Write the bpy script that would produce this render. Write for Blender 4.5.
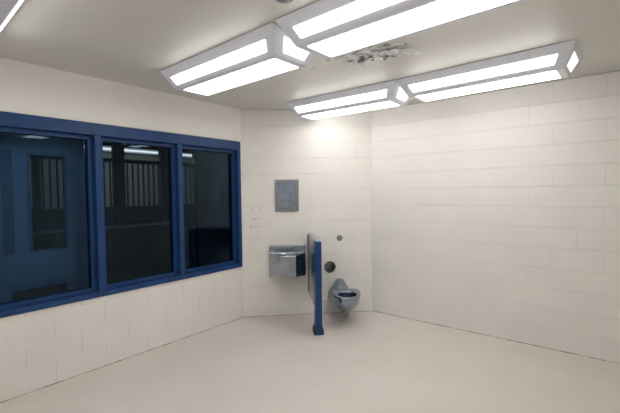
import bpy, bmesh, math, random
from mathutils import Vector, Matrix
random.seed(7)
SC = bpy.context.scene
COL = SC.collection
for o in list(bpy.data.objects): bpy.data.objects.remove(o)

# ------------------------------------------------------------------ camera
cam_data = bpy.data.cameras.new('camera'); cam = bpy.data.objects.new('camera', cam_data); COL.objects.link(cam)
cam_data.sensor_width = 36.0; cam_data.lens = 374.32 / 620 * 36.0; cam_data.clip_start = 0.02
def _n(v): v = Vector(v); return v.normalized()
fw = _n((-0.6234, 0.7809, -0.0385)); rt = Vector((0.7818, 0.6235, -0.0112)); rt = (rt - fw * rt.dot(fw)).normalized(); up = rt.cross(fw)
m = Matrix((rt, up, -fw)).transposed().to_4x4(); m.translation = (3.628, -3.168, 1.592)
cam.matrix_world = m
SC.camera = cam

# ------------------------------------------------------------------ world, exposure
w = bpy.data.worlds.new('world'); SC.world = w; w.use_nodes = True
w.node_tree.nodes['Background'].inputs[0].default_value = (0.5, 0.55, 0.6, 1)
w.node_tree.nodes['Background'].inputs[1].default_value = 0.05
SC.view_settings.view_transform = 'Standard'; SC.view_settings.look = 'None'
SC.view_settings.exposure = 0.33; SC.view_settings.gamma = 1.0; SC.view_settings.use_curve_mapping = False
LENS_POWER = 5.7          # radiance of the fixtures' bottom lenses
SIDE_POWER = 6.0          # radiance of the sloped side lenses
END_POWER = 0.8           # radiance of the frosted end lenses
STRIP_POWER = 1.5         # the strip light in the room beyond the window

FAR_W = 17
# ------------------------------------------------------------------ dimensions
c = 0.2032                # one masonry course
H = 13 * c                # ceiling height
BV = 1.192                # the right wall stands at y = BV
BW = BV * math.sqrt(2)    # length of the chamfer wall
XE, YS = 4.5, -4.5        # wall behind the camera and wall on its left side
TH = 0.15

# ------------------------------------------------------------------ materials
def new_mat(name, col, rough=0.5, metal=0.0, spec=0.5, coat=0.0):
    mt = bpy.data.materials.new(name); mt.use_nodes = True
    b = mt.node_tree.nodes['Principled BSDF']
    b.inputs['Base Color'].default_value = (*col, 1); b.inputs['Roughness'].default_value = rough
    b.inputs['Metallic'].default_value = metal; b.inputs['Specular IOR Level'].default_value = spec
    b.inputs['Coat Weight'].default_value = coat
    return mt, mt.node_tree, b
def noise(nt, scale, detail=4, rough=0.5, vec='Object', stretch=None):
    tc = nt.nodes.new('ShaderNodeTexCoord'); n = nt.nodes.new('ShaderNodeTexNoise')
    n.inputs['Scale'].default_value = scale; n.inputs['Detail'].default_value = detail; n.inputs['Roughness'].default_value = rough
    src = tc.outputs[vec]
    if stretch:
        mp = nt.nodes.new('ShaderNodeMapping'); mp.inputs['Scale'].default_value = stretch
        nt.links.new(src, mp.inputs[0]); src = mp.outputs[0]
    nt.links.new(src, n.inputs['Vector']); return n
def ramp(nt, src, stops):
    r = nt.nodes.new('ShaderNodeValToRGB'); e = r.color_ramp.elements
    while len(e) < len(stops): e.new(0.5)
    for i, (p, cc) in enumerate(stops): e[i].position = p; e[i].color = (*cc, 1)
    nt.links.new(src, r.inputs[0]); return r
def bump(nt, b, src, strength, dist=0.002):
    bp = nt.nodes.new('ShaderNodeBump'); bp.inputs['Strength'].default_value = strength; bp.inputs['Distance'].default_value = dist
    nt.links.new(src, bp.inputs['Height']); nt.links.new(bp.outputs[0], b.inputs['Normal']); return bp
def tint(col, k): return tuple(min(1, v * k) for v in col)
def mottled(name, col, rough, scale, k0, k1, bscale=None, bstr=0.1, metal=0.0, spec=0.5, coat=0.0, bdist=0.002, stretch=None):
    mt, nt, b = new_mat(name, col, rough, metal, spec, coat)
    n = noise(nt, scale, 5, 0.55); r = ramp(nt, n.outputs[0], [(0.3, tint(col, k0)), (0.7, tint(col, k1))])
    nt.links.new(r.outputs[0], b.inputs['Base Color'])
    if bscale:
        nb = noise(nt, bscale, 3, 0.6, stretch=stretch); bump(nt, b, nb.outputs[0], bstr, bdist)
    return mt
M = {}
M['block'] = mottled('painted_block', (0.85, 0.83, 0.785), 0.45, 2.2, 0.97, 1.03, 60, 0.25, spec=0.4)
M['ceiling'] = mottled('ceiling_paint', (0.68, 0.665, 0.62), 0.45, 1.1, 0.95, 1.05, 9, 0.10, spec=0.4)
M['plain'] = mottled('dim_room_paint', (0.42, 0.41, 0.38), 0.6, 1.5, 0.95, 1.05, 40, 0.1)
# floor: seamless beige coating, faint blotches and a few dark specks
mt, nt, b = new_mat('floor_coating', (0.55, 0.5, 0.44), 0.38, spec=0.4)
n1 = noise(nt, 1.3, 6, 0.6); r1 = ramp(nt, n1.outputs[0], [(0.3, (0.66, 0.61, 0.565)), (0.72, (0.73, 0.68, 0.64))])
n2 = noise(nt, 7.0, 3, 0.5); r2 = ramp(nt, n2.outputs[0], [(0.0, (0.9, 0.9, 0.9)), (0.23, (0.9, 0.9, 0.9)), (0.30, (1, 1, 1))])
mx = nt.nodes.new('ShaderNodeMix'); mx.data_type = 'RGBA'; mx.blend_type = 'MULTIPLY'; mx.inputs[0].default_value = 1.0
nt.links.new(r1.outputs[0], mx.inputs[6]); nt.links.new(r2.outputs[0], mx.inputs[7])
n3 = noise(nt, 14.0, 2, 0.4); r3 = ramp(nt, n3.outputs[0], [(0.0, (0.45, 0.43, 0.4)), (0.155, (0.5, 0.48, 0.44)), (0.17, (1, 1, 1))])
mx2 = nt.nodes.new('ShaderNodeMix'); mx2.data_type = 'RGBA'; mx2.blend_type = 'MULTIPLY'; mx2.inputs[0].default_value = 1.0
nt.links.new(mx.outputs[2], mx2.inputs[6]); nt.links.new(r3.outputs[0], mx2.inputs[7])
nt.links.new(mx2.outputs[2], b.inputs['Base Color'])
n4 = noise(nt, 3.0, 3); bump(nt, b, n4.outputs[0], 0.15, 0.01)
M['floor'] = mt
M['blue'] = mottled('blue_enamel', (0.014, 0.056, 0.175), 0.4, 6, 0.8, 1.15, 25, 0.08, spec=0.3)
M['blue_panel'] = mottled('blue_grey_enamel', (0.06, 0.10, 0.165), 0.3, 5, 0.88, 1.1, 25, 0.06, spec=0.8, coat=0.9)
M['door_blue'] = mottled('door_enamel', (0.22, 0.40, 0.66), 0.5, 3, 0.85, 1.1, 20, 0.05)
M['door_inset'] = mottled('door_inset_enamel', (0.12, 0.24, 0.42), 0.5, 3, 0.9, 1.1)
M['dark_steel'] = mottled('dark_steel', (0.05, 0.075, 0.10), 0.5, 4, 0.9, 1.1)
M['steel'] = mottled('stainless', (0.40, 0.44, 0.485), 0.27, 8, 0.85, 1.1, 60, 0.08, metal=1.0, stretch=(1, 1, 0.05), bdist=0.001)
M['steel_cast'] = mottled('stainless_polished', (0.31, 0.37, 0.45), 0.15, 8, 0.85, 1.1, 14, 0.08, metal=1.0, bdist=0.003)
M['steel_dull'] = mottled('galvanized_frame', (0.26, 0.28, 0.30), 0.42, 20, 0.85, 1.1, metal=0.8)
M['mirror'] = mottled('scuffed_mirror', (0.36, 0.43, 0.54), 0.25, 12, 0.85, 1.15, metal=1.0)
M['black'] = mottled('black_rubber', (0.02, 0.02, 0.022), 0.6, 10, 0.9, 1.1)
M['dark_cup'] = mottled('dark_metal_cup', (0.19, 0.22, 0.25), 0.35, 10, 0.9, 1.1, metal=0.9)
M['housing'] = mottled('fixture_enamel', (0.82, 0.85, 0.93), 0.35, 3, 0.97, 1.03)
M['grille'] = mottled('grille_grey', (0.20, 0.21, 0.23), 0.5, 10, 0.9, 1.1)
M['button'] = mottled('button_grey', (0.28, 0.28, 0.27), 0.45, 20, 0.8, 1.1, metal=0.5)
M['plastic'] = mottled('torn_clear_film', (0.85, 0.85, 0.84), 0.25, 20, 0.8, 1.1, spec=0.7)
M['cavity'] = mottled('bare_grey_plaster', (0.16, 0.17, 0.19), 0.7, 20, 0.7, 1.3)
M['putty'] = mottled('old_filler', (0.30, 0.28, 0.25), 0.6, 20, 0.8, 1.2)
M['counter'] = mottled('counter_laminate', (0.07, 0.08, 0.08), 0.5, 3, 0.9, 1.1)
M['counter_edge'] = mottled('counter_edge', (0.5, 0.52, 0.52), 0.4, 3, 0.9, 1.1)
def emit(name, col, s):
    mt = bpy.data.materials.new(name); mt.use_nodes = True; nt = mt.node_tree; b = nt.nodes['Principled BSDF']
    b.inputs['Base Color'].default_value = (0.85, 0.85, 0.86, 1); b.inputs['Roughness'].default_value = 0.3
    b.inputs['Emission Color'].default_value = (*col, 1); b.inputs['Emission Strength'].default_value = s
    return mt
M['lens'] = emit('lit_lens', (1.0, 0.975, 0.955), LENS_POWER)
M['lens_side'] = emit('lit_side_lens', (1.0, 0.975, 0.955), SIDE_POWER)
M['lens_end'] = emit('lit_end_lens', (0.97, 0.97, 1.0), END_POWER)
M['strip'] = emit('lit_strip', (1.0, 0.86, 0.78), STRIP_POWER)
# dark tinted security glazing
mt = bpy.data.materials.new('tinted_glazing'); mt.use_nodes = True; nt = mt.node_tree; nt.nodes.clear()
out = nt.nodes.new('ShaderNodeOutputMaterial'); tr = nt.nodes.new('ShaderNodeBsdfTransparent'); gl = nt.nodes.new('ShaderNodeBsdfGlossy')
tr.inputs[0].default_value = (0.62, 0.72, 0.78, 1); gl.inputs['Color'].default_value = (0.36, 0.46, 0.56, 1); gl.inputs['Roughness'].default_value = 0.02
fr = nt.nodes.new('ShaderNodeFresnel'); fr.inputs[0].default_value = 1.45; ms = nt.nodes.new('ShaderNodeMixShader')
nt.links.new(fr.outputs[0], ms.inputs[0]); nt.links.new(tr.outputs[0], ms.inputs[1]); nt.links.new(gl.outputs[0], ms.inputs[2]); nt.links.new(ms.outputs[0], out.inputs[0])
M['glass'] = mt

# ------------------------------------------------------------------ helpers
def bx(bm, x0, x1, y0, y1, z0, z1, mi=0):
    v = [bm.verts.new(p) for p in ((x0,y0,z0),(x1,y0,z0),(x1,y1,z0),(x0,y1,z0),(x0,y0,z1),(x1,y0,z1),(x1,y1,z1),(x0,y1,z1))]
    for q in ((0,3,2,1),(4,5,6,7),(0,1,5,4),(1,2,6,5),(2,3,7,6),(3,0,4,7)):
        f = bm.faces.new([v[i] for i in q]); f.material_index = mi
def prism(bm, pts, ax0, ax1, axis='y'):
    """pts: polygon in the two other axes, extruded along axis"""
    def P(a, b, k): return {'y': (a, k, b), 'x': (k, a, b), 'z': (a, b, k)}[axis]
    A = [bm.verts.new(P(a, b, ax0)) for a, b in pts]; B = [bm.verts.new(P(a, b, ax1)) for a, b in pts]
    n = len(pts); bm.faces.new(A); bm.faces.new(B[::-1])
    for i in range(n): bm.faces.new((A[i], B[i], B[(i+1) % n], A[(i+1) % n]))
def rings(bm, rr, cap0=True, cap1=True, closed=False):
    """rr: list of rings (lists of points, same length)"""
    V = [[bm.verts.new(p) for p in r] for r in rr]; n = len(V[0])
    pairs = list(zip(V[:-1], V[1:])) + ([(V[-1], V[0])] if closed else [])
    for a, b in pairs:
        for i in range(n): bm.faces.new((a[i], a[(i+1) % n], b[(i+1) % n], b[i]))
    if not closed:
        if cap0: bm.faces.new(V[0][::-1])
        if cap1: bm.faces.new(V[-1])
def circ(cx, cz, r, y, n=32): return [(cx + r*math.cos(2*math.pi*i/n), y, cz + r*math.sin(2*math.pi*i/n)) for i in range(n)]
def disc_y(bm, cx, cz, prof, n=32):
    """lathe about a wall normal: prof = [(radius, y)...]"""
    rings(bm, [circ(cx, cz, r, y, n) for r, y in prof])
def disc_z(bm, cx, cy, prof, n=32):
    rings(bm, [[(cx + r*math.cos(2*math.pi*i/n), cy + r*math.sin(2*math.pi*i/n), z) for i in range(n)] for r, z in prof])
def obj(name, bm, mat, parent=None, smooth=False, bevel=0.0, subsurf=0, seg=2):
    bmesh.ops.recalc_face_normals(bm, faces=bm.faces)
    me = bpy.data.meshes.new(name); bm.to_mesh(me); bm.free()
    for mm in (mat if isinstance(mat, (list, tuple)) else [mat]): me.materials.append(mm)
    if smooth:
        for p in me.polygons: p.use_smooth = True
    o = bpy.data.objects.new(name, me); COL.objects.link(o)
    if parent: o.parent = parent
    if bevel:
        md = o.modifiers.new('bevel', 'BEVEL'); md.width = bevel; md.segments = seg; md.limit_method = 'ANGLE'; md.angle_limit = math.radians(35)
    if subsurf:
        md = o.modifiers.new('sub', 'SUBSURF'); md.levels = subsurf; md.render_levels = subsurf
    return o
def BM(): return bmesh.new()
def thing(name, label=None, cat=None, loc=(0,0,0), rz=0, group=None, kind=None):
    o = bpy.data.objects.new(name, None); COL.objects.link(o); o.location = loc; o.rotation_euler = (0,0,rz); o.empty_display_size = 0.1
    tag(o, label, cat, group, kind); return o
def tag(o, label=None, cat=None, group=None, kind=None):
    if label: o['label'] = label
    if cat: o['category'] = cat
    if group: o['group'] = group
    if kind: o['kind'] = kind
    return o
def move_back(o):           # place an object built in the back wall's frame
    o.rotation_euler = (0, 0, math.radians(45)); return o

def sub_rects(r, holes):
    """rect (x0,x1,z0,z1) minus holes -> list of (rect, flags) where flags mark original edges (L,R,B,T)"""
    out = [(r, (1,1,1,1))]
    for h in holes:
        nxt = []
        for (a, fl) in out:
            x0,x1,z0,z1 = a; hx0,hx1,hz0,hz1 = h
            if hx0 >= x1 or hx1 <= x0 or hz0 >= z1 or hz1 <= z0: nxt.append((a, fl)); continue
            L,R,B,T = fl
            if hz0 > z0: nxt.append(((x0,x1,z0,hz0),(L,R,B,0))); z0b, B2 = hz0, 0
            else: z0b, B2 = z0, B
            if hz1 < z1: nxt.append(((x0,x1,hz1,z1),(L,R,0,T))); z1b, T2 = hz1, 0
            else: z1b, T2 = z1, T
            if hx0 > x0: nxt.append(((x0,hx0,z0b,z1b),(L,0,B2,T2)))
            if hx1 < x1: nxt.append(((hx1,x1,z0b,z1b),(0,R,B2,T2)))
        out = nxt
    return out
JW, JV, JD, CH = 0.0028, 0.0004, 0.0050, 0.0015; CV, CT = 0.0010, 0.0060    # half joint width, joint depth, arris
def block_wall(name, x0, x1, phase_even, rz, loc, holes=(), round_holes=(), smooth_from=13, faint_to=-99):
    bm = BM()
    sq = [(cx-r-0.012, cx+r+0.012, cz-r-0.012, cz+r+0.012) for cx, cz, r in round_holes]
    allh = list(holes) + sq
    for (a, _) in sub_rects((x0, x1, 0, H), allh): bx(bm, a[0], a[1], JD, TH, a[2], a[3])
    if smooth_from < 13: bx(bm, x0, x1, 0.0, JD, smooth_from*c + 0.001, H)
    for k in range(smooth_from):
        ph = phase_even + (c if k % 2 else 0)
        i0 = math.floor((x0 - ph) / (2*c)); xs = [x0] + [ph + 2*c*i for i in range(i0, i0 + 60) if x0 + 0.01 < ph + 2*c*i < x1 - 0.01] + [x1]
        for a, b in zip(xs[:-1], xs[1:]):
            jl = 0.0 if a == x0 or a < faint_to else JV; jr = 0.0 if b == x1 or b < faint_to else JV
            R = (a + jl, b - jr, k*c + JW, (k+1)*c - (JW if k < 12 else 0))
            for (q, fl) in sub_rects(R, allh):
                L,Rr,B,T = fl; X0,X1,Z0,Z1 = q; CV = 0.0008
                if a == x0 or a < faint_to: L = 0
                if b == x1 or b < faint_to: Rr = 0
                o_ = [(X0,JD,Z0),(X1,JD,Z0),(X1,JD,Z1),(X0,JD,Z1)]
                i_ = [(X0+CV*L,0,Z0+CH*B),(X1-CV*Rr,0,Z0+CH*B),(X1-CV*Rr,0,Z1-CT*T),(X0+CV*L,0,Z1-CT*T)]
                vo = [bm.verts.new(p) for p in o_]; vi = [bm.verts.new(p) for p in i_]
                bm.faces.new(vi)
                for j in range(4): bm.faces.new((vo[j], vo[(j+1)%4], vi[(j+1)%4], vi[j]))
    for (cx, cz, r), s in zip(round_holes, sq):     # flat patch with a round opening
        n = 32; hw = (s[1]-s[0])/2; inner = []; outer = []
        for i in range(n):
            a = 2*math.pi*i/n; ca, sa = math.cos(a), math.sin(a); k = hw/max(abs(ca), abs(sa))
            inner.append((cx+r*ca, cz+r*sa)); outer.append((cx+k*ca, cz+k*sa))
        vf = [bm.verts.new((x,0,z)) for x,z in inner]; vo = [bm.verts.new((x,0,z)) for x,z in outer]; vb = [bm.verts.new((x,TH,z)) for x,z in inner]
        vob = [bm.verts.new((x,JD,z)) for x,z in outer]
        for i in range(n):
            j = (i+1)%n; bm.faces.new((vf[i],vf[j],vo[j],vo[i])); bm.faces.new((vf[i],vb[i],vb[j],vf[j])); bm.faces.new((vo[i],vo[j],vob[j],vob[i]))
    o = obj(name, bm, M['block']); o.location = loc; o.rotation_euler = (0,0,rz); o['kind'] = 'structure'
    return o

# ------------------------------------------------------------------ the cell: floor, ceiling, walls
foot = [(0, YS), (XE, YS), (XE, BV), (BV, BV), (0, 0)]
bm = BM(); prism(bm, foot, -0.12, 0.0, 'z'); tag(obj('floor', bm, M['floor']), kind='structure')
bm = BM(); prism(bm, foot, H, H + 0.12, 'z'); tag(obj('ceiling', bm, M['ceiling']), kind='structure')
WZ0, WZ1, WT0, WT1 = 0.655, 2.232, 0.02, 2.56        # outside of the window frame: heights, and distance from the corner
op = (-WT1 + 0.03, -WT0 - 0.03, WZ0 + 0.03, WZ1 - 0.03)
block_wall('wall_left', YS, 0.0, 0.3534, math.radians(90), (0,0,0), holes=[op], smooth_from=11)
TPX, TPZ, TPR = 1.118, 0.610, 0.072
wb = block_wall('wall_back', 0.0, BW, 0.2497, math.radians(45), (0,0,0), round_holes=[(TPX, TPZ, TPR)])
block_wall('wall_right', BV, XE, 0.351, 0.0, (0, BV, 0), faint_to=2.9)
block_wall('wall_east', -BV, -YS, 0.1, math.radians(-90), (XE, 0, 0))
block_wall('wall_front', -XE, 0.0, 0.1, math.radians(180), (0, YS, 0))

# grimy sealant bead where the walls meet the floor
mt, nt, b = new_mat('grimy_bead', (0.3, 0.28, 0.24), 0.7)
nz = noise(nt, 5.0, 5, 0.7); rz_ = ramp(nt, nz.outputs[0], [(0.40, (0.17, 0.16, 0.14)), (0.56, (0.60, 0.56, 0.50))]); nt.links.new(rz_.outputs[0], b.inputs['Base Color'])
M['bead'] = mt
for i, (a, b_, rz, loc) in enumerate(((YS, -0.002, 90, (0,0,0)), (0.002, BW - 0.002, 45, (0,0,0)), (BV + 0.002, XE, 0, (0,BV,0)))):
    bm = BM(); prism(bm, [(0.0, 0.0), (-0.006, 0.0), (-0.003, 0.004), (0.0, 0.007)], a, b_, 'x')
    o = obj('trim_%d' % (i + 1), bm, M['bead']); o.location = loc; o.rotation_euler = (0, 0, math.radians(rz)); o['kind'] = 'structure'

# ------------------------------------------------------------------ window with its blue hollow-metal frame (wall_left frame: local x = world y)
win = thing('window_1', kind='structure'); win.rotation_euler = (0, 0, math.radians(90))
panes = [(-0.842, -0.070), (-1.672, -0.898), (-2.510, -1.728)]
PZ0, PZ1 = 0.702, 2.124
bm = BM()
DF, DB = -0.012, TH + 0.012
bx(bm, -WT1, -WT0, DF, DB, PZ1, WZ1); bx(bm, -WT1, -WT0, DF, DB, WZ0, PZ0)          # head, sill
bx(bm, -0.070, -WT0, DF, DB, PZ0, PZ1); bx(bm, -WT1, -2.510, DF, DB, PZ0, PZ1)      # jambs
for a, b_ in ((-0.898, -0.842), (-1.728, -1.672)): bx(bm, a, b_, DF, DB, PZ0, PZ1)  # mullions
obj('window_frame', bm, M['blue'], win, bevel=0.004)
for a, b_ in panes:
    bm = BM(); s = 0.036
    for y0, y1 in ((0.045, 0.078), (0.092, 0.120)):
        bx(bm, a, b_, y0, y1, PZ1 - s, PZ1); bx(bm, a, b_, y0, y1, PZ0, PZ0 + s)
        bx(bm, a, a + s, y0, y1, PZ0 + s, PZ1 - s); bx(bm, b_ - s, b_, y0, y1, PZ0 + s, PZ1 - s)
    obj('glazing_stop', bm, M['blue'], win, bevel=0.002)
    bm = BM(); bx(bm, a + 0.003, b_ - 0.003, 0.0795, 0.0905, PZ0 + 0.003, PZ1 - 0.003)
    obj('glass_pane', bm, M['glass'], win)

# ------------------------------------------------------------------ the dim room beyond the window
YA, YB, XF, H2 = -6.0, 4.6, -5.2, 3.0
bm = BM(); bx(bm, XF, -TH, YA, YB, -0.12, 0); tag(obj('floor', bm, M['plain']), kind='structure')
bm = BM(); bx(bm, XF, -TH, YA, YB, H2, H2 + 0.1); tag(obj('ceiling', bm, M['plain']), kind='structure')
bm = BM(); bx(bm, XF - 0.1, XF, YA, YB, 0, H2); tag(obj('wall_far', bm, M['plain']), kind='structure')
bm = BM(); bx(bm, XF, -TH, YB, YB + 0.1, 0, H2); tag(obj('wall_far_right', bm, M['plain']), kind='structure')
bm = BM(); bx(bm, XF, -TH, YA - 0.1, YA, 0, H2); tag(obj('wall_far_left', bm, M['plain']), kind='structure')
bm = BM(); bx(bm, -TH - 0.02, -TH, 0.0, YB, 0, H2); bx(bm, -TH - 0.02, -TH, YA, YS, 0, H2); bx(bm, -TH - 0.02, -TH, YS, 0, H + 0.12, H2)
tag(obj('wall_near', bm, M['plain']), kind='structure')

# steel door standing open right behind the left pane
DX = -0.30
def door_panel(bm, x, y0, y1, z0, z1, cuts, t=0.045):
    for (a, _) in sub_rects((y0, y1, z0, z1), cuts): bx(bm, x - t, x, a[0], a[1], a[2], a[3])
d1 = thing('door_1', kind='structure')
vis = (-2.142, -1.874, 1.105, 1.945); side = (-2.34, -2.262, 1.09, 1.975); slot = (-2.295, -1.878, 0.70, 0.772)
bm = BM(); door_panel(bm, DX, -2.72, -1.70, 0.02, 2.25, [vis, slot, side]); obj('door_leaf', bm, M['door_blue'], d1)
bm = BM(); fr_ = 0.014
for r in (vis,):
    y0, y1, z0, z1 = r
    for (a, _) in sub_rects((y0 - fr_, y1 + fr_, z0 - fr_, z1 + fr_), [(y0 + .004, y1 - .004, z0 + .004, z1 - .004)]): bx(bm, DX, DX + 0.012, a[0], a[1], a[2], a[3])
obj('vision_frame', bm, M['door_inset'], d1)
bm = BM(); bx(bm, DX - 0.03, DX - 0.02, vis[0], vis[1], vis[2], vis[3]); obj('vision_glass', bm, M['glass'], d1)
bm = BM(); bx(bm, DX - 0.035, DX - 0.012, slot[0], slot[1], slot[2], slot[3]); obj('pass_slot_flap', bm, M['counter'], d1)
bm = BM(); bx(bm, DX - 0.035, DX - 0.008, side[0], side[1], side[2], side[3]); obj('inset_panel', bm, M['door_inset'], d1)

# barred steel screen across the dim room
SX = -2.4
scr = thing('barred_screen', 'dark steel screen of upright bars seen through the tinted middle pane', 'screen', (SX, 0, 0))
bm = BM(); Y0, Y1 = -3.6, 0.98
bx(bm, -0.03, 0.03, Y0, Y1, 2.340, 2.48); bx(bm, -0.03, 0.03, Y0, Y1, 2.085, 2.145); bx(bm, -0.03, 0.03, Y0, Y1, 1.30, 1.395)
for a, b_ in ((-0.515, -0.345), (0.262, 0.66), (-1.56, -1.48), (-2.6, -2.45), (Y0, Y0 + .08), (0.93, Y1)): bx(bm, -0.035, 0.035, a, b_, 0.0, 2.48)
obj('screen_frame', bm, M['dark_steel'], scr)
bm = BM(); bx(bm, -0.015, 0.015, Y0 + .08, 0.93, 0.02, 1.30); obj('lower_panel', bm, M['dark_steel'], scr)
y = Y0 + 0.12
while y < Y1 - 0.05:
    if not any(a - .02 < y < b_ + .02 for a, b_ in ((-0.515, -0.345), (0.262, 0.66), (-1.56, -1.48), (-2.6, -2.45))):
        bm = BM(); disc_z(bm, 0, y, [(0.014, 1.38), (0.014, 2.10)], 10); obj('bar', bm, M['dark_steel'], scr, smooth=False)
    y += 0.0885
# a second steel door beyond, seen in the right pane
d2 = thing('door_2', kind='structure')
bm = BM(); door_panel(bm, SX, 0.98, 2.75, 0.0, 2.48, [(1.35, 1.57, 1.30, 2.10)], 0.06); obj('door_leaf', bm, M['door_blue'], d2)
bm = BM(); bx(bm, SX - 0.03, SX - 0.02, 1.35, 1.57, 1.30, 2.10); obj('vision_glass', bm, M['glass'], d2)
bm = BM(); bx(bm, SX, SX + 0.02, 0.84, 1.75, 0.05, 0.955); obj('kick_panel', bm, M['door_inset'], d2)
# counter in front of the screen
ct = thing('reception_counter', 'long dark counter with a pale worktop edge, behind the tinted middle pane', 'counter', (-2.15, -1.3, 0))
bm = BM(); bx(bm, -0.14, 0.10, -1.3, 1.72, 0.0, 1.095); obj('counter_body', bm, M['counter'], ct, bevel=0.004)
bm = BM(); bx(bm, -0.16, 0.13, -1.32, 1.74, 1.095, 1.12); obj('worktop', bm, M['counter_edge'], ct, bevel=0.003)
# strip light on the far wall
st = thing('strip_light', 'long glowing strip light glimpsed high behind the tinted glass', 'light', (XF + 0.002, 0.4, 2.60))
bm = BM(); bx(bm, 0.0, 0.06, -2.6, 3.2, -0.05, 0.06); obj('strip_housing', bm, M['housing'], st)
bm = BM(); bx(bm, 0.06, 0.085, -2.58, 3.18, -0.01, 0.022); obj('strip_lens', bm, M['strip'], st)

ld = bpy.data.lights.new('far_room_fill', 'AREA'); ld.shape = 'RECTANGLE'; ld.size = 0.5; ld.size_y = 5.0; ld.energy = FAR_W; ld.color = (1.0, 0.95, 0.9)  # fill light added to brighten the far room, no visible fixture behind it
lo = bpy.data.objects.new('far_room_fill', ld); COL.objects.link(lo); lo.location = (-4.2, -0.5, H2 - 0.02)
# ------------------------------------------------------------------ ceiling light fixtures
FH, FL, FW = 0.155, 1.392, 0.52
def lerp(a, b_, t): return tuple(a[i] + (b_[i] - a[i]) * t for i in range(3))
def lens_panel(bm, q, u0, u1, v0, v1, lift=0.003, frame=True):
    """thin raised panel on quad q = (p00, p10, p11, p01); u along first edge"""
    def P(u, v): return Vector(lerp(lerp(q[0], q[1], u), lerp(q[3], q[2], u), v))
    n = (Vector(q[1]) - Vector(q[0])).cross(Vector(q[3]) - Vector(q[0])).normalized()
    base = [P(u0, v0), P(u1, v0), P(u1, v1), P(u0, v1)]
    if n.dot(base[0] - Vector((0, 0, 0.2))) < 0: n = -n
    A = [bm.verts.new(p - n*0.004) for p in base]; B = [bm.verts.new(p + n*lift) for p in base]
    bm.faces.new(A); bm.faces.new(B[::-1])
    for i in range(4): bm.faces.new((A[i], B[i], B[(i+1)%4], A[(i+1)%4]))
def fixture(loc, label, vfar=0.88):
    """origin: centre of the fixture on the ceiling"""
    t = thing('ceiling_light', label, 'light fixture', loc, group=None)
    x, y, ix, iy, g = FL/2, FW/2, 0.080, 0.10, 0.003
    T = [(-x,-y,-g),(x,-y,-g),(x,y,-g),(-x,y,-g)]
    T2 = [(-x,-y,-g-0.003),(x,-y,-g-0.003),(x,y,-g-0.003),(-x,y,-g-0.003)]
    Bt = [(-x+ix,-y+iy,-FH),(x-ix,-y+iy,-FH),(x-ix,y-iy,-FH),(-x+ix,y-iy,-FH)]
    bm = BM(); rings(bm, [T, T2, Bt]); obj('housing', bm, M['housing'], t, bevel=0.003)
    bm = BM(); bx(bm, -x+.02, x-.02, -y+.02, y-.02, -g, 0); obj('gap_filler', bm, M['black'], t)  # thin black slab filling the gap between housing and ceiling
    S = lambda i, j: (T2[i], T2[j], Bt[j], Bt[i])
    for q in (S(0,1), S(2,3)):
        bm = BM(); lens_panel(bm, q, 0.06, 0.94, 0.41, 0.80); obj('side_lens', bm, M['lens_side'], t)
    bm = BM(); lens_panel(bm, tuple(Bt), 0.045, 0.955, 0.14, vfar); obj('bottom_lens', bm, M['lens'], t)
    for q in (S(1,2), S(3,0)):
        bm = BM(); lens_panel(bm, q, 0.20, 0.80, 0.26, 0.84); obj('end_lens', bm, M['lens_end'], t)
    return t
FIX = [((1.310, -1.190, -2.0), 'sloped ceiling light fixture left of centre, its frosted end lens facing the next one'),
       ((2.733, -1.250, -2.0), 'ceiling light fixture cut by the top edge, beside the torn ceiling patch'),
       ((1.346, 0.382, 0.5), 'ceiling light fixture hanging closest to the mirror, left neighbour of the long right-wall fixture'),
       ((2.746, 0.367, -2.2), 'ceiling light fixture along the long right wall, with a small lit end lens'),
       ((1.10, -2.770, -2.2), 'ceiling light fixture of which only a corner shows at top left'),
       ((2.52, -2.800, -2.2), 'ceiling light fixture outside the picture, continuing the row whose corner shows at top left')]
for (x, y, a), lb in FIX:
    t = fixture((x, y, H), lb, 0.88 if y > -2 else 0.79); t.rotation_euler = (0, 0, math.radians(a)); t['group'] = 'ceiling light fixtures'

# torn patch on the ceiling between the rows
def flake(bm, x, y, r, z, mi, n=7, tilt=0.4):
    pts = []; a0 = random.uniform(0, 6.28)
    tx, ty = random.uniform(-tilt, tilt), random.uniform(-tilt, tilt); s = random.uniform(0.45, 0.9); ro = random.uniform(0, 3.14)
    for i in range(n):
        a = a0 + 2*math.pi*i/n; rr = r * random.uniform(0.55, 1.15)
        dx, dy = rr*math.cos(a), rr*s*math.sin(a); dx, dy = dx*math.cos(ro) - dy*math.sin(ro), dx*math.sin(ro) + dy*math.cos(ro)
        pts.append((x+dx, y+dy, min(H - 0.001, z + tx*dx + ty*dy)))
    A = [bm.verts.new(p) for p in pts]; B = [bm.verts.new((p[0], p[1], p[2] + 0.0025)) for p in pts]
    f = bm.faces.new(A); f.material_index = mi; f = bm.faces.new(B[::-1]); f.material_index = mi
    for i in range(n):
        f = bm.faces.new((A[i], B[i], B[(i+1)%n], A[(i+1)%n])); f.material_index = mi
bm = BM()
PX, PY = 2.23, -0.62
for i in range(150):      # crumpled pale film
    u = max(-.25, min(.24, random.gauss(0, 0.13))); v = max(-.13, min(.15, random.gauss(0, 0.075)))
    flake(bm, PX + u*0.95 + v*0.3, PY + u*0.25 + v, random.uniform(0.015, 0.05), H - random.uniform(0.004, 0.05), 0)
for (u, v, r) in ((-.10,-.01,.05),(-.16,-.05,.035),(.0,-.06,.03),(-.06,-.09,.045),(.11,-.02,.035),(.14,.02,.025),(-.02,.02,.02),(.06,.05,.02)):
    flake(bm, PX + u, PY + v*0.8 + u*0.2, r, H - 0.052, 1, 8, 0.1)
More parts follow.
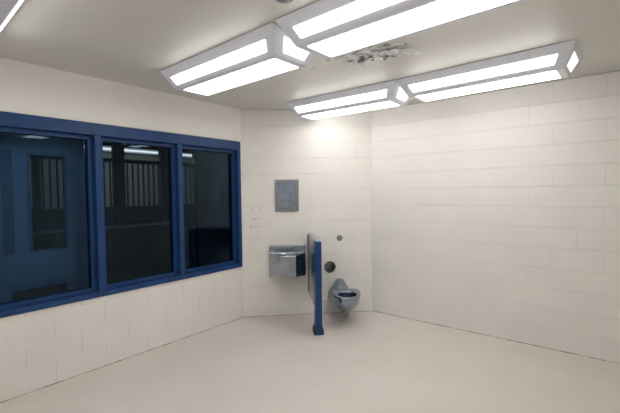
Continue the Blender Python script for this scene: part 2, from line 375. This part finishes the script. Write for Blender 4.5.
for i in range(16): flake(bm, PX + random.gauss(0,.16), PY + random.gauss(0,.09), random.uniform(.015,.03), H - 0.008, 2)
tag(obj('torn_ceiling_patch', bm, [M['plastic'], M['cavity'], M['putty']]), 'crumpled torn pale patch with dark bits on the ceiling between the two light rows', 'ceiling damage', kind='stuff')
bm = BM()
for i in range(7): flake(bm, 1.67 + random.gauss(0,.025), -0.655 + random.gauss(0,.02), random.uniform(.01,.02), H - 0.006, 0)
tag(obj('flaking_paint', bm, [M['plastic']]), 'small spot of flaking paint on the ceiling right of the frosted end lens', 'ceiling damage', kind='stuff')
# round grille
sp = thing('ceiling_grille', 'small round grey grille on the ceiling at the top edge', 'grille', (2.245, -1.638, H))
bm = BM(); disc_z(bm, 0, 0, [(0.050, 0), (0.050, -0.008), (0.040, -0.012)], 28); obj('grille_flange', bm, M['grille'], sp)
bm = BM(); disc_z(bm, 0, 0, [(0.028, -0.010), (0.025, -0.020), (0.010, -0.024)], 28); obj('grille_cap', bm, M['steel_dull'], sp)

# ------------------------------------------------------------------ mirror on the back wall
mr = move_back(thing('wall_mirror', 'small framed steel mirror screwed to the block wall above the sink', 'mirror'))
x0, x1, z0, z1 = 0.416, 0.719, 1.347, 1.755; f = 0.036
bm = BM()
def frame_ring(bm, r, y): return [(r[0], y, r[2]), (r[1], y, r[2]), (r[1], y, r[3]), (r[0], y, r[3])]
O = (x0, x1, z0, z1); I = (x0+f, x1-f, z0+f, z1-f); I2 = (x0+f+.004, x1-f-.004, z0+f+.004, z1-f-.004)
rings(bm, [frame_ring(bm, O, 0.0), frame_ring(bm, O, -0.014), frame_ring(bm, (x0+.004,x1-.004,z0+.004,z1-.004), -0.018), frame_ring(bm, I, -0.018), frame_ring(bm, I2, -0.008), frame_ring(bm, I2, 0.0)], closed=True)
mfr = obj('mirror_frame', bm, M['steel_dull'], mr)
bm = BM(); bx(bm, I2[0], I2[1], -0.008, -0.001, I2[2], I2[3]); obj('mirror_plate', bm, M['mirror'], mr)
for sx in (x0+.018, x1-.018):
    for sz in (z0+.018, z1-.018):
        bm = BM(); disc_y(bm, sx, sz, [(0.006, -0.017), (0.006, -0.020), (0.003, -0.0215)], 12); obj('screw', bm, M['steel'], mfr)
# plugged anchor holes left of it
for (ax, az) in ((0.128,1.379),(0.222,1.378),(0.132,1.258),(0.170,1.257),(0.221,1.263),(0.112,1.163),(0.219,1.167),(0.170,1.155)):
    bm = BM(); r = random.uniform(0.006, 0.010); disc_y(bm, ax, az, [(r, 0.004), (r, -0.0015), (r*0.6, -0.002)], 9)
    obj('anchor_plug', bm, M['putty'], wb)

# ------------------------------------------------------------------ sink
sk = move_back(thing('steel_sink', 'wall-hung stainless steel sink with faceted front below the mirror', 'sink'))
X0, X1, SZ, SB = 0.328, 0.792, 0.812, 0.520
dfr, xl, xr = 0.30, 0.460, 0.652
hexo = [(X0, -0.0), (X0, -0.055), (xl, -dfr), (xr, -dfr), (X1, -0.055), (X1, -0.0)]
def inset(poly, k):
    cx = sum(p[0] for p in poly)/len(poly); cy = sum(p[1] for p in poly)/len(poly)
    return [(cx + (p[0]-cx)*k, cy + (p[1]-cy)*k) for p in poly]
bm = BM()
bot = [(p[0], p[1]) for p in hexo]
ringO = lambda poly, z: [(x, y, z) for x, y in poly]
fz = lambda p, k: SB - 0.006 + k + 0.045*min(1, -p[1]/dfr)
rings(bm, [[(x, y, fz((x, y), 0)) for x, y in inset(hexo, .95)], [(x, y, fz((x, y), 0.006)) for x, y in hexo], ringO(hexo, SZ), ringO(inset(hexo, .985), SZ+0.006)], True, False)
# rim down into the oval basin
cx, cy = (X0+X1)/2, -0.165
def resample(poly, n):
    P = [Vector((*p, 0)) for p in poly]; L = [(P[(i+1)%len(P)]-P[i]).length for i in range(len(P))]; tot = sum(L); out = []
    for k in range(n):
        d = tot*k/n; i = 0
        while d > L[i]: d -= L[i]; i += 1
        out.append(P[i].lerp(P[(i+1)%len(P)], d/L[i]))
    return out
n = 48; outp = [(p.x, p.y) for p in resample(inset(hexo, .985), n)]
def oval(rx, ry): return [(cx + rx*math.cos(math.atan2(p[1]-cy, p[0]-cx)), cy + 0.02 + ry*math.sin(math.atan2(p[1]-cy, p[0]-cx))) for p in outp]
body = obj('sink_body', bm, M['steel'], sk, bevel=0.0015)
bm = BM()
rings(bm, [ringO(outp, SZ+0.006), ringO(oval(.155,.095), SZ+0.006), ringO(oval(.148,.088), SZ-0.002), ringO(oval(.125,.07), SZ-0.09), ringO(oval(.05,.03), SZ-0.12)], False, True)
bas = obj('basin', bm, M['steel'], sk, smooth=False)
bm = BM(); disc_z(bm, cx, cy+.02, [(0.022, SZ-0.119), (0.022, SZ-0.115), (0.012, SZ-0.114)], 20); obj('drain', bm, M['steel_dull'], bas)
bm = BM(); prism(bm, [(0.0, SZ), (-0.030, SZ), (-0.026, SZ+0.014), (-0.026, 0.908), (-0.020, 0.916), (0.0, 0.916)], X0, X1, 'x')
bsp = obj('backsplash', bm, M['steel'], sk, bevel=0.002)
for px in (cx-0.062, cx+0.062):
    bm = BM(); disc_y(bm, px, 0.868, [(0.013, -0.025), (0.013, -0.042), (0.010, -0.046)], 18); obj('push_button', bm, M['dark_cup'], sk)
bm = BM(); disc_y(bm, cx, 0.872, [(0.015, -0.025), (0.015, -0.044), (0.011, -0.062), (0.008, -0.075)], 18); obj('spout', bm, M['dark_cup'], sk, smooth=True)
for px, pz in ((X0+.03,.835),(X1-.03,.835),(X0+.03,.895),(X1-.03,.895)):
    bm = BM(); disc_y(bm, px, pz, [(0.005, -0.02), (0.005, -0.044 if pz < .85 else -.028)], 10); obj('screw', bm, M['steel_dull'], bsp)
bm = BM(); disc_z(bm, cx, -0.09, [(0.03, 0.42), (0.03, SB+0.004)], 20) if False else bx(bm, cx-.03, cx+.03, -0.10, 0.0, SB+0.002, SB+0.03)
obj('waste_cover', bm, M['steel'], sk, bevel=0.003)

# ------------------------------------------------------------------ privacy partition
pp = move_back(thing('privacy_partition', 'blue steel half-height partition between the sink and the toilet', 'partition'))
px0, px1 = 0.835, 0.897; PD = 0.745
bm = BM()
prism(bm, [(-0.004, 0.275), (-0.545, 0.275), (-0.60, 0.33), (-PD, 0.33), (-PD, 1.045), (-PD+.015, 1.06), (-0.004, 1.06)], px0, px1, 'x')
obj('partition_panel', bm, M['blue_panel'], pp, bevel=0.006, seg=3)
bm = BM(); bx(bm, px0-0.002, px1+0.006, -PD-0.004, -0.585, 0.004, 1.045); obj('post', bm, M['blue'], pp, bevel=0.005)
bm = BM()
prism(bm, [(px0-0.024, 0.0), (px1+0.026, 0.0), (px1+0.026, 0.04), (px1+0.010, 0.10), (px0-0.006, 0.10), (px0-0.024, 0.04)], -0.738, -0.60, 'y')
obj('base_shoe', bm, M['black'], pp, bevel=0.003)
bm = BM(); bx(bm, px0-.012, px1+.012, -0.03, -0.0, 0.30, 1.04) ; obj('wall_bracket', bm, M['blue_panel'], pp, bevel=0.003)

# ------------------------------------------------------------------ toilet
tl = move_back(thing('steel_toilet', 'wall-hung stainless steel toilet bowl without a seat, right of the partition', 'toilet'))
TX = 1.243
prof = [(-0.205,.115),(-0.25,.150),(-0.31,.172),(-0.39,.180),(-0.47,.172),(-0.54,.148),(-0.60,.108),(-0.64,.060),(-0.655,.0)]
def bowl_outline(sx, sy, z, yc=-0.43, dx=0.0, dz=0.0, ybk=None):
    L = [(-p[1], p[0]) for p in prof]; R = [(p[1], p[0]) for p in prof[-2::-1]]
    pts = L + R
    out = []
    for (x, y) in pts:
        yy = yc + (y - yc)*sy
        skew = (yy + 0.43) * 0.16      # nose turned slightly
        out.append((TX + dx + x*sx + skew, yy, z + dz))
    return out
RZ = 0.372
bm = BM()
def bl(sx, sy, z, yc=-0.43): return bowl_outline(sx, sy, z, yc)
rings(bm, [bl(.26,.25,.155,-.33), bl(.50,.46,.175,-.35), bl(.74,.68,.215,-.385), bl(.90,.86,.270,-.41), bl(.975,.96,.325), bl(1,1,.352), bl(1,1,RZ), bl(.985,.985,RZ+.004)], True, False)
def oval_in(k, z, yc=-0.455, rx=.112, ry=.136):
    base = bl(1,1,z); out = []
    for (x, y, zz) in base:
        a = math.atan2((y - yc)/ry, (x - TX + 0.0)/rx); sk_ = 0.0
        out.append((TX + 0.008 + rx*k*math.cos(a), yc + ry*k*math.sin(a), z))
    return out
rings(bm, [bl(.985,.985,RZ+.004), oval_in(1.06,RZ+.002), oval_in(1.0,RZ-.004), oval_in(.99,RZ-.03), oval_in(.93,RZ-.10), oval_in(.80,RZ-.15), oval_in(.4,RZ-.19)], False, True)
bmesh.ops.remove_doubles(bm, verts=bm.verts, dist=0.0005)
obj('bowl', bm, M['steel_cast'], tl, smooth=True, subsurf=1)
bm = BM()   # hood that joins the bowl to the wall
def hood(y, wb_, wt, zb, zt): return [(TX-wb_, y, zb), (TX+wb_, y, zb), (TX+wb_*1.0, y, zb+(zt-zb)*.35), (TX+wt, y, zt-.012), (TX+wt-.015, y, zt), (TX-wt+.015, y, zt), (TX-wt, y, zt-.012), (TX-wb_, y, zb+(zt-zb)*.35)]
rings(bm, [hood(0.0,.155,.052,.185,.455), hood(-.035,.155,.050,.185,.455), hood(-.12,.148,.058,.20,.425), hood(-.225,.118,.075,.23,.378), hood(-.27,.10,.07,.25,.368)])
obj('mounting_hood', bm, M['steel_cast'], tl, bevel=0.004)
bm = BM(); disc_z(bm, TX+.012, -0.33, [(0.030, 0.055), (0.038, 0.062), (0.048, 0.12), (0.066, 0.18)], 24); obj('outlet', bm, M['steel_cast'], tl, smooth=True)
bm = BM(); prism(bm, [(0.0, .075), (0.0, .17), (-.33, .17), (-.33, .075)], TX-.02, TX+.045, 'x'); obj('waste_pipe_cover', bm, M['steel_cast'], tl, bevel=0.012)

# flush button, paper recess
fb = move_back(thing('flush_button', 'round grey flush button in the wall above the toilet', 'button'))
bm = BM(); disc_y(bm, 1.248, 0.987, [(0.038, 0.0), (0.038, -0.006), (0.034, -0.009)], 28); obj('button_flange', bm, M['button'], fb)

bm = BM(); disc_y(bm, 1.248, 0.987, [(0.022, -0.006), (0.022, -0.013), (0.018, -0.015)], 28); obj('button_cap', bm, M['steel_dull'], fb)
cup = BM(); R_ = TPR - 0.001
rings(cup, [circ(TPX, TPZ, R_, 0.13), circ(TPX, TPZ, R_, -0.001), circ(TPX, TPZ, R_+.005, -0.001), circ(TPX, TPZ, R_+.004, -0.005), circ(TPX, TPZ, R_-.004, -0.005), circ(TPX, TPZ, R_-.004, 0.12)])
cup_o = move_back(obj('paper_recess', cup, M['dark_cup'])); tag(cup_o, 'dark round metal recess sunk in the wall beside the partition', 'toilet paper holder')
